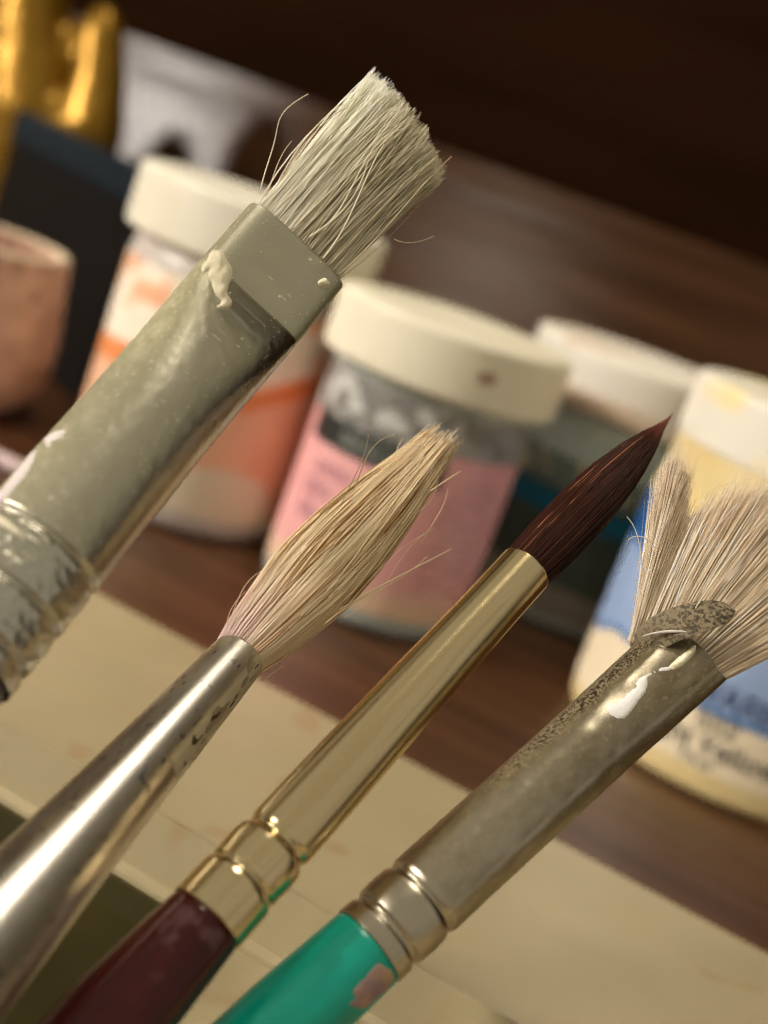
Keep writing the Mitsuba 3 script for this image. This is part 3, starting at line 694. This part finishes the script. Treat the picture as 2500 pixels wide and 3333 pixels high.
p, rad, col, cv, cf = bundle(b2.at(np.array(0.3), 0, 0), tipc, P(1040, 1868, 152.6), b2.w, b2.n,
                     ([0, .06, .22, .42, .6, .8, .95, 1.1], [r_lip * .92, r_lip * 1.08, 3.7, 4.5, 4.4, 3.7, 2.7, 2.1]), 2600, 12, rng, (0.075, 0.14), col2f, 0.055, wob=0.07, core=0.80, tmax=1.15)
v, f, c = tubes(p, rad, col)
v, f, c = np.vstack([cv, v]), np.vstack([cf, f + len(cv)]), np.vstack([core_col(cv, lin(160, 122, 80), lin(206, 172, 124), 2), c])
add(K2 + '__bristles', (v, f), 'hair_mat', smooth=True, color=c, kind='stuff', label='bushy tan hair, pinkish where it leaves the ferrule')
L2 = lin(222, 200, 164)
rs2 = np.random.default_rng(77)
def fray():
    out = []
    for _ in range(16):
        t0 = rs2.uniform(0.25, 0.9); x, y = 860 + 560 * t0 + 90 * (1 - t0), 2150 - 620 * t0
        a, L = rs2.normal(-0.80, 0.22), rs2.uniform(70, 190)
        x, y = x - 30, y - 10
        p1 = (x + L * .5 * math.cos(a + .15), y + L * .5 * math.sin(a + .15)); p2 = (x + L * math.cos(a), y + L * math.sin(a))
        z = 150 + 8 * t0
        out.append(([(x, y, z), (*p1, z + .4), (*p2, z + 1)], rs2.uniform(1.6, 3.0), L2))
    return out
strays(K2, [([(1112, 1640, 151), (1160, 1540, 150.5), (1188, 1470, 150.5), (1200, 1412, 150.5)], 4, L2),
            ([(1150, 1600, 151), (1180, 1520, 151), (1220, 1450, 151), (1286, 1416, 151)], 5, L2),
            ([(1290, 1480, 155), (1304, 1440, 156), (1316, 1424, 156)], 4, L2),
            ([(1400, 1600, 157), (1450, 1566, 157), (1500, 1534, 157)], 6, L2),
            ([(1330, 1680, 156), (1420, 1590, 158), (1424, 1568, 158)], 5, L2),
            ([(1372, 1772, 156), (1412, 1700, 156), (1445, 1640, 156), (1458, 1590, 156)], 4, L2),
            ([(1108, 1984, 150), (1200, 1930, 150), (1330, 1860, 151), (1468, 1788, 151)], 7, L2),
            ([(1060, 2030, 150), (1160, 1960, 150.5), (1290, 1890, 151), (1390, 1810, 152)], 5, L2),
            ([(1140, 1960, 150.5), (1240, 1850, 151), (1330, 1770, 152), (1420, 1720, 153)], 3, L2),
            ([(1120, 2010, 150), (1240, 1920, 151), (1320, 1800, 152), (1380, 1740, 153)], 3, L2),
            ([(735, 2050, 150), (760, 1990, 150), (790, 1920, 150), (850, 1860, 150)], 4, L2),
            ([(740, 2040, 149), (752, 1985, 149), (780, 1945, 149), (800, 1925, 149)], 4, lin(214, 180, 172)),
            ([(850, 2215, 150), (890, 2190, 150.5), (922, 2166, 151)], 8, L2)] + fray())

# ------------------------------------------------------------------ brush 3: pointed maroon brush, gold ferrule
b3 = Brush(P(1713, 1850, 151), P(361, 3333, 123))
K3 = 'paint_brush_002'
thing(K3, 'pointed round brush with dark maroon hair, gold ferrule and dark red handle', 'paintbrush')
g1, g2, ge = b3.s(883, 2732), b3.s(778, 2857), b3.s(668, 2990)
R3 = lambda x, y, w: b3.r(x, y, w)
ra, rb = R3(1713, 1850, 180), R3(900, 2712, 240)
rbump, rend, rh0, rh1 = R3(830, 2800, 262), R3(700, 2950, 276), R3(650, 3010, 276), R3(361, 3333, 356)
def crimp(s, r, d, w=0.5): return [(s - w, r), (s - w * .45, r - d * .7), (s, r - d), (s + w * .45, r - d * .7), (s + w, r)]
def ferrule_prof(ra, rb, g1, g2, ge, rbump, rend):
    pr = [(0, ra * .93), (0.1, ra * .985), (0.25, ra), (0.5, ra), (g1 - 0.9, rb)]
    pr += [(g1 - 0.45, rb - 0.10), (g1, rb - 0.30), (g1 + 0.35, rb - 0.12), (g1 + 0.8, rbump - 0.06), ((g1 + g2) / 2, rbump + 0.05), (g2 - 0.8, rbump - 0.03),
           (g2 - 0.35, rend - 0.14), (g2, rend - 0.34), (g2 + 0.4, rend - 0.12), (g2 + 0.9, rend), (ge - 0.1, rend + 0.04), (ge, rend - 0.03), (ge + 0.05, rend - 0.35)]
    return np.array(pr)
def smooth_prof(pr, step=0.12):
    from scipy.interpolate import PchipInterpolator
    pr = np.array(pr); s = np.arange(pr[0, 0], pr[-1, 0], step)
    s = np.unique(np.r_[s, pr[:4, 0], pr[-4:, 0]])
    return np.column_stack([s, PchipInterpolator(pr[:, 0], pr[:, 1])(s)])
def gold_w(p, n, uv):
    th, s = uv.x, uv.y
    streak = noise(th * 11, s * 0.10, 3.0)
    d = 0.22 * smoothstep(0.45, 0.75, streak) + 0.06
    d = d + 0.22 * smoothstep(0.15, 0.45, th) * (1 - smoothstep(0.85, 1.1, th)) * fbm(th * 5, s * 0.6, 1.0, 3) * (1 - smoothstep(6, 12, s))
    return dr.clip(d, 0.03, 0.8)
scene['gold_mat'] = {'type': 'twosided', 'bsdf': {'type': 'blendbsdf', 'weight': T(gold_w), 'a': metal('', (0.74, 0.60, 0.36), 0.06),
                     'b': {'type': 'diffuse', 'reflectance': rgb(*lin(138, 116, 72))}}}
V3, F3 = b3.turn(K3 + '__ferrule', smooth_prof(ferrule_prof(ra, rb, g1, g2, ge, rbump, rend)), 'gold_mat', n=120, step=0.2)
def mar_w(p, n, uv):
    th, s = uv.x, uv.y
    return dr.clip(0.40 * smoothstep(0.52, 0.74, fbm(th * 2.2 + 3, s * 0.5, 6.0, 3)) * (1 - smoothstep(4.5, 8.5, s - ge)) * (1 - smoothstep(0.5, 0.9, dr.abs(th + 0.05))), 0, 0.6)
scene['maroon_worn_mat'] = {'type': 'blendbsdf', 'weight': T(mar_w), 'a': {'type': 'ref', 'id': 'maroon_mat'},
                            'b': {'type': 'twosided', 'bsdf': {'type': 'diffuse', 'reflectance': rgb(*lin(116, 88, 88))}}}
sb3 = b3.s(361, 3333); hl = b3.drop(sb3, rh1)
b3.turn(K3 + '__handle', [(ge - 0.6, rend - 0.45), (ge + 0.1, rh0 - 0.12), (ge + 0.4, rh0), (sb3, rh1), (sb3 + hl, rh1 * .95), (sb3 + hl + 2, rh1 * .5), (sb3 + hl + 2.3, 0.05)], 'maroon_worn_mat')
rng = np.random.default_rng(21)
def col3f(th, rho, t, N):
    a, b = np.array(lin(60, 29, 18)), np.array(lin(33, 15, 9))
    k = rng.random((N, 1)); m = a * (1 - k) + b * k
    m = m * rng.uniform(0.55, 1.35, (N, 1)); m = np.where(rng.random((N, 1)) < 0.03, np.array(lin(150, 92, 66)), m)
    e = np.clip((t - 0.88) / 0.12, 0, 1)[None, :, None]
    return np.clip(m[:, None] * (1 - 0.5 * e) + 0.5 * e * np.array(lin(150, 84, 68)), 0, 0.8)
tip3 = P(2163, 1378, 160.5)
prof3 = ([0, .15, .4, .6, .75, .88, .96, 1.0, 1.12], [ra * .94, ra * 1.02, ra * 1.03, ra * .88, ra * .66, ra * .40, ra * .18, 0.10, 0.06])
p, rad, col, cv, cf = bundle(b3.at(np.array(0.3), 0, 0), tip3, P(1965, 1592, 155.6), b3.w, b3.n, prof3, 3200, 14, rng, (0.045, 0.085), col3f, 0.022, bn=1.0, wob=0.028)
v, f, c = tubes(p, rad, col)
v, f, c = np.vstack([cv, v]), np.vstack([cf, f + len(cv)]), np.vstack([core_col(cv, lin(40, 17, 12), lin(56, 24, 17), 2), c])
add(K3 + '__bristles', (v, f), 'hair_dark_mat', smooth=True, color=c, kind='stuff', label='smooth dark maroon hair drawn to a point')

strays(K3, [([(1790, 1662, 153.5), (1850, 1586, 154), (1910, 1516, 155)], 2.5, lin(92, 48, 34)), ([(2020, 1690, 155), (2068, 1628, 156), (2098, 1570, 157)], 2.5, lin(70, 34, 24)),
            ([(2120, 1440, 158.5), (2150, 1404, 159.5), (2176, 1362, 160.5)], 3, lin(110, 60, 46)), ([(2100, 1428, 158.5), (2140, 1392, 159.5), (2168, 1374, 160)], 2.5, lin(110, 60, 46))])

# ------------------------------------------------------------------ brush 4: fan brush, grey ferrule, teal handle
b4 = Brush(P(2195, 2172, 150), P(925, 3333, 131), math.radians(4))
K4 = 'paint_brush_003'
thing(K4, 'fan brush with splayed beige hair, tarnished grey ferrule and teal handle', 'paintbrush')
h1, h2, he = b4.s(1355, 2918), b4.s(1240, 3017), b4.s(1186, 3068)
qb = b4.r(1450, 2830, 292); qbump, qend = b4.r(1300, 2965, 296), b4.r(1200, 3050, 296)
pr4 = smooth_prof([(0, qb), (h1 - 0.9, qb), (h1 - 0.45, qb - .1), (h1, qb - .32), (h1 + .4, qb - .1), (h1 + .8, qbump), ((h1 + h2) / 2, qbump + .06), (h2 - .6, qbump - .05), (h2 - .2, qend - .3), (h2 + .1, qend - .32), (h2 + .5, qend - .05), (he - .1, qend), (he, qend - .1), (he + .05, qend - .4)])
def f4(s, t):
    # the mouth: pinched flat, its front lip drawn forward into a tongue
    e = np.exp(-((t - 0.18) / 0.55) ** 2)
    q = np.clip((t - 0.5) / 1.1, 0, 1) * np.clip((2.9 - t) / 0.8, 0, 1)
    fr = np.clip((np.cos(t) + 0.35) / 0.6, 0, 1)
    s0 = -2.2 * fr * fr * (3 - 2 * fr) - 0.6 * e - 1.6 * q * q * (3 - 2 * q) * (1 - 0.5 * fr)
    k = np.clip(1 - s / 9.0, 0, 1)
    ss_ = s + s0 * k ** 2
    r = np.interp(s, pr4[:, 0], pr4[:, 1])
    fl = np.clip(1 - s / 13.0, 0, 1) ** 1.3
    a = r * (1 + 0.06 * fl); b = r * (1 - 0.58 * fl)
    m = 1 - 0.12 * fl
    sn, cn = np.sin(t), np.cos(t)
    dent = 0.10 * (meshkit.fbm(np.column_stack([s * 0.5, t * 2.2, s * 0 + 3]), 3, 6) - 0.5) * np.clip((h1 - 1 - s) / 3, 0, 1)
    return b4.at(ss_, (a + dent) * np.sign(sn) * np.abs(sn) ** m, (b + dent) * np.sign(cn) * np.abs(cn) ** m)
ss4 = np.unique(np.r_[np.arange(0, h1 - 1.2, 0.3), pr4[pr4[:, 0] > h1 - 1.2, 0]])
V4, F4, UV4 = loft(f4, ss4, np.linspace(-math.pi, math.pi, 161))
nn = np.cross(V4[F4[:, 1]] - V4[F4[:, 0]], V4[F4[:, 2]] - V4[F4[:, 0]]); cc = V4[F4].mean(1)
if (nn * (cc - (b4.A + ((cc - b4.A) @ b4.es)[:, None] * b4.es))).sum() < 0: F4 = F4[:, ::-1]
def tar_w(p, n, uv):
    th, s = uv.x, uv.y
    d = 0.70 + 0.5 * (fbm(th * 5, s * 0.7, 2.0, 5) - 0.5) - 0.25 * smoothstep(14, 26, s) + 0.12 * (1 - smoothstep(4, 9, s))
    d = d - 0.30 * smoothstep(0.62, 0.70, th) * (1 - smoothstep(0.76, 0.84, th)) - 0.22 * smoothstep(1.0, 1.2, th)
    band = smoothstep(-1.30, -1.08, th) * (1 - smoothstep(-0.72, -0.40, th))
    d = d + 0.5 * band * (1 - smoothstep(20, 28, s))
    d = d * (1 - 0.55 * smoothstep(h1 - 1.5, h1 - 0.5, s))
    return dr.clip(d, 0.05, 1)
def tar_c(p, n, uv):
    th, s = uv.x, uv.y
    c = mix(lin(88, 79, 60), lin(116, 104, 79), fbm(th * 5, s * 0.8, 6.0, 4))
    c = mix(c, lin(176, 160, 128), 0.3 * smoothstep(0.60, 0.82, fbm(th * 16, s * 4.0, 3.0, 3)))
    band = smoothstep(-1.25, -1.05, th + 0.06 * noise(s * 1.5, 2.0, 1.0)) * (1 - smoothstep(-0.85, -0.55, th + 0.2 * (noise(s * 1.1, 7.0, 2.0) - 0.5)))
    band = band * (1 - smoothstep(17, 29, s + 4 * noise(th * 6, s * 0.5, 1.0)))
    spk = smoothstep(0.36, 0.62, fbm(th * 24, s * 7.0, 5.0, 3))
    return mix(c, mix(lin(44, 36, 27), lin(128, 114, 90), spk), band * 0.95)
scene['tarnish_mat'] = {'type': 'twosided', 'bsdf': {'type': 'blendbsdf', 'weight': T(tar_w), 'a': metal('', (0.56, 0.50, 0.40), 0.12), 'b': {'type': 'diffuse', 'reflectance': T(tar_c)}}}
add(K4 + '__ferrule', (V4, F4), 'tarnish_mat', smooth=True, uv=UV4, label='tarnished grey-brown metal ferrule with a speckled dark stripe')
principled('teal_mat', T(lambda p, n, uv: mix(lin(0, 134, 116), lin(8, 158, 138), fbm(uv.x * 2, uv.y * 0.3, 2.0, 2))), rough=0.30, spec=0.45)
sb4 = b4.s(925, 3333); q0, q1 = b4.r(1170, 3085, 290), b4.r(925, 3333, 318)
hl = b4.drop(sb4, q1)
VH, FH = b4.turn(K4 + '__handle', [(he - .6, qend - .5), (he + .1, q0 - .1), (he + .4, q0), (sb4, q1), (sb4 + hl, q1 * .95), (sb4 + hl + 2, q1 * .5), (sb4 + hl + 2.3, 0.05)], 'teal_mat', n=120)
principled('bare_wood_mat', T(lambda p, n, uv: mix(lin(150, 124, 126), lin(178, 146, 116), smoothstep(0.4, 0.6, fbm(p.x * 330, p.y * 330, p.z * 330, 4)))), rough=0.7, spec=0.2)
daub(K4 + '__chipped_patch', (VH, FH), [(500 + .663 * x, 2400 + .663 * y) for x, y in [(1105, 1100), (1170, 1140), (1200, 1190), (1150, 1260), (1080, 1310), (1030, 1340), (980, 1330), (950, 1318), (958, 1300), (985, 1278), (965, 1262), (985, 1225), (1040, 1165)]], 0.07, 'bare_wood_mat', step=10, rough=0.4, seed=2, label='chipped patch of bare pinkish wood on the handle')
daub(K4 + '__paint_lump', (V4, F4), [(1500 + .603 * x, 1850 + .603 * y) for x, y in [(783, 745), (795, 735), (830, 725), (880, 690), (920, 655), (945, 640), (940, 622), (958, 592), (995, 574), (1040, 552), (1085, 534), (1140, 526), (1160, 545), (1120, 556), (1060, 562), (1010, 590), (1012, 630), (1000, 668), (965, 715), (930, 765), (900, 800), (880, 816), (845, 815), (805, 795), (785, 770)]],
     0.10, 'paint_white', step=7, rough=0.6, seed=4, label='blob of dried white paint on the ferrule')
principled('paint_gloss', lin(236, 226, 192), rough=0.12, spec=0.6)
daub(K4 + '__paint_lump_001', (V4, F4), [(1500 + .603 * x, 1850 + .603 * y) for x, y in [(1150, 500), (1190, 465), (1240, 430), (1264, 402), (1272, 420), (1268, 455), (1240, 490), (1195, 530), (1150, 550), (1110, 540)]], 0.2, 'paint_gloss', step=7, rough=0.2, seed=6, label='glossy cream paint on the ferrule lip')
# crusted tongue of dried paint over the hair
principled('crust_mat', T(lambda p, n, uv: mix(lin(56, 48, 38), lin(136, 122, 98), dr.clip(smoothstep(0.34, 0.66, fbm(p.x * 3600, p.y * 3600, p.z * 3600, 3)) + 0.55 * (1 - uv.x), 0, 1))), rough=0.75, spec=0.25)
def sheet(pts_c, widths, z_off, name, mat, amp, seed):
    pc = curve([P(*q) for q in pts_c], 40); K = len(pc)
    w = np.interp(np.linspace(0, 1, K), np.linspace(0, 1, len(widths)), widths) * 150 / 5000 / 2
    t = np.gradient(pc, axis=0); t /= np.linalg.norm(t, axis=1, keepdims=True)
    n = b4.n - (t @ b4.n)[:, None] * t; n /= np.linalg.norm(n, axis=1, keepdims=True); sd = np.cross(t, n)
    th = np.linspace(-math.pi, math.pi, 41)
    v = pc[:, None] + (w[:, None] * np.sin(th))[..., None] * sd[:, None] + (np.minimum(w, z_off)[:, None] * np.cos(th))[..., None] * n[:, None]
    v = v.reshape(-1, 3); v = v + amp * (meshkit.fbm(v * 2.4, 3, seed) - 0.5)[:, None] * b4.n
    f = grid_faces(K, 41); nn = np.cross(v[f[:, 1]] - v[f[:, 0]], v[f[:, 2]] - v[f[:, 0]])
    cen = v[f].mean(1); ctr = pc[np.minimum(f[:, 0] // 41, K - 1)]
    if (nn * (cen - ctr)).sum() < 0: f = f[:, ::-1]
    add(name, (v, f), mat, smooth=True, uv=np.column_stack([np.repeat(np.linspace(0, 1, K), 41), np.tile(np.linspace(0, 1, 41), K)]))
sheet([(2070, 2124, 150.2), (2105, 2090, 149.6), (2160, 2050, 149.0), (2235, 2020, 148.6), (2310, 2000, 148.6), (2392, 1990, 149.0)],
      [60, 84, 98, 106, 110, 112, 112, 112, 110, 108, 104, 96, 84, 64, 8], 0.16, K4 + '__paint_crust', 'crust_mat', 0.16, 3)
labels[K4 + '__paint_crust'] = {'label': 'speckled dark crust of dried paint over the hair'}
sheet([(2090, 2072, 148.9), (2140, 2060, 148.5), (2200, 2056, 148.2), (2270, 2062, 148.3)], [3, 7, 10, 7, 2], 0.14, K4 + '__paint_ridge', 'paint_lilac', 0.03, 5)

rng = np.random.default_rng(33)
def fan(N, K=11):
    f = rng.random(N); k = np.where(rng.random(N) < 0.32, rng.uniform(0, 0.15, N), f)
    k = np.where((k > 0.15) & (k < 0.32) & (rng.random(N) < 0.45), k + 0.22, k)
    k = np.clip(k, 0, 1.0)
    depth = rng.normal(0, 0.20, N)
    IN = 12 + 63.0 * np.clip(k / 0.3, 0, 1)
    bx_ = -0.737 * IN + np.interp(k, [0, 0.15, 0.3, 0.6, 1], [2062, 2092, 2170, 2250, 2250]) + rng.normal(0, 3, N)
    by_ = 0.675 * IN + np.interp(k, [0, 0.15, 0.3, 0.6, 1], [2078, 2056, 2062, 2110, 2236]) + rng.normal(0, 3, N)
    tx = np.interp(k, [0, .08, .15, .22, .30, .42, .55, .7, .85, 1], [2150, 2186, 2236, 2262, 2330, 2440, 2590, 2740, 2830, 2860])
    ty = np.interp(k, [0, .08, .15, .22, .30, .42, .55, .7, .85, 1], [1572, 1540, 1580, 1680, 1630, 1610, 1600, 1650, 1780, 1926])
    le = rng.normal(0, 0.09, N) - 0.05
    tx = tx + le * (tx - bx_) + rng.normal(0, 12, N); ty = ty + le * (ty - by_) + rng.normal(0, 10, N)
    mx = bx_ + (tx - bx_) * np.interp(k, [0, .15, .5, 1], [0.62, 0.42, 0.45, 0.5]) + rng.normal(0, 6, N)
    my = by_ + (ty - by_) * np.interp(k, [0, .15, .5, 1], [0.40, 0.52, 0.50, 0.42]) + rng.normal(0, 6, N)
    zz = 150.6 - depth
    b_ = np.array([P(*q) for q in zip(bx_, by_, zz)]); m_ = np.array([P(*q) for q in zip(mx, my, zz + 1.5)]); t_ = np.array([P(*q) for q in zip(tx, ty, zz + 4.5 + rng.normal(0, .6, N))])
    p = bez(b_, m_, t_, K) + 0.04 * np.sin(np.linspace(0, 8, K)[None, :, None] + rng.uniform(0, 6, (N, 1, 3)))
    c0, c1, c2 = np.array(lin(222, 204, 178)), np.array(lin(190, 166, 134)), np.array(lin(232, 226, 218))
    q = rng.random((N, 1)); col = c0 * (1 - 0.55 * q) + c1 * 0.55 * q
    col = np.where((rng.random((N, 1)) < 0.12), c2, col) * rng.uniform(0.86, 1.1, (N, 1))
    t = np.linspace(0, 1, K)[None, :, None]
    cc_ = np.clip(col[:, None] * (0.92 + 0.18 * t), 0, 0.85)
    rad = rng.uniform(0.034, 0.070, (N, 1)) * np.interp(np.linspace(0, 1, K), [0, .6, 1], [1, .8, .2])[None]
    return tubes(p, rad, cc_)
def fan_core():
    ks, ts = np.linspace(0, 1, 41), np.linspace(0, 0.74, 14)
    kk, tt = np.meshgrid(ks, ts, indexing='ij'); kk, tt = kk.ravel(), tt.ravel()
    bx_ = np.interp(kk, [0, 0.15, 0.3, 0.6, 1], [2066, 2095, 2125, 2210, 2196]); by_ = np.interp(kk, [0, 0.15, 0.3, 0.6, 1], [2080, 2072, 2110, 2160, 2284])
    tx = np.interp(kk, [0, .08, .15, .22, .30, .42, .55, .7, .85, 1], [2156, 2186, 2230, 2252, 2326, 2440, 2590, 2740, 2830, 2850]); ty = np.interp(kk, [0, .08, .15, .22, .30, .42, .55, .7, .85, 1], [1592, 1570, 1610, 1740, 1680, 1640, 1620, 1670, 1800, 1926])
    mx = bx_ + (tx - bx_) * np.interp(kk, [0, .15, .5, 1], [0.62, 0.42, 0.45, 0.5]); my = by_ + (ty - by_) * np.interp(kk, [0, .15, .5, 1], [0.40, 0.52, 0.50, 0.42])
    x = (1 - tt) ** 2 * bx_ + 2 * tt * (1 - tt) * mx + tt ** 2 * tx; y = (1 - tt) ** 2 * by_ + 2 * tt * (1 - tt) * my + tt ** 2 * ty
    front = np.array([P(*q) for q in zip(x, y, 150.75 + 4.5 * tt ** 2 + 1.5 * tt)]); back = np.array([P(*q) for q in zip(x, y, 151.0 + 4.5 * tt ** 2 + 1.5 * tt)])
    g = grid_faces(41, 14)
    return np.vstack([front, back]), np.vstack([g, g[:, ::-1] + len(front)])
cv, cf = fan_core()
v, f, c = fan(7500)
v, f, c = np.vstack([cv, v]), np.vstack([cf, f + len(cv)]), np.vstack([core_col(cv, lin(196, 176, 146), lin(216, 198, 170), 6), c])
add(K4 + '__bristles', (v, f), 'hair_mat', smooth=True, color=c, kind='stuff', label='splayed beige fan of hair')
L4 = lin(214, 204, 190)
strays(K4, [([(2098, 1880, 150), (2085, 1800, 150), (2068, 1725, 150), (2040, 1682, 150)], 5, L4),
            ([(2125, 1785, 150), (2105, 1755, 150), (2075, 1746, 150), (2045, 1758, 150)], 5, L4),
            ([(2360, 1760, 150), (2330, 1780, 150), (2290, 1770, 149.5), (2300, 1700, 150)], 4, lin(220, 218, 220)),
            ([(2250, 2000, 149), (2330, 1880, 149), (2420, 1760, 151), (2490, 1690, 153)], 5, W),
            ([(2200, 1960, 149), (2260, 1820, 150), (2330, 1720, 151), (2400, 1640, 153)], 4, lin(222, 220, 222))])
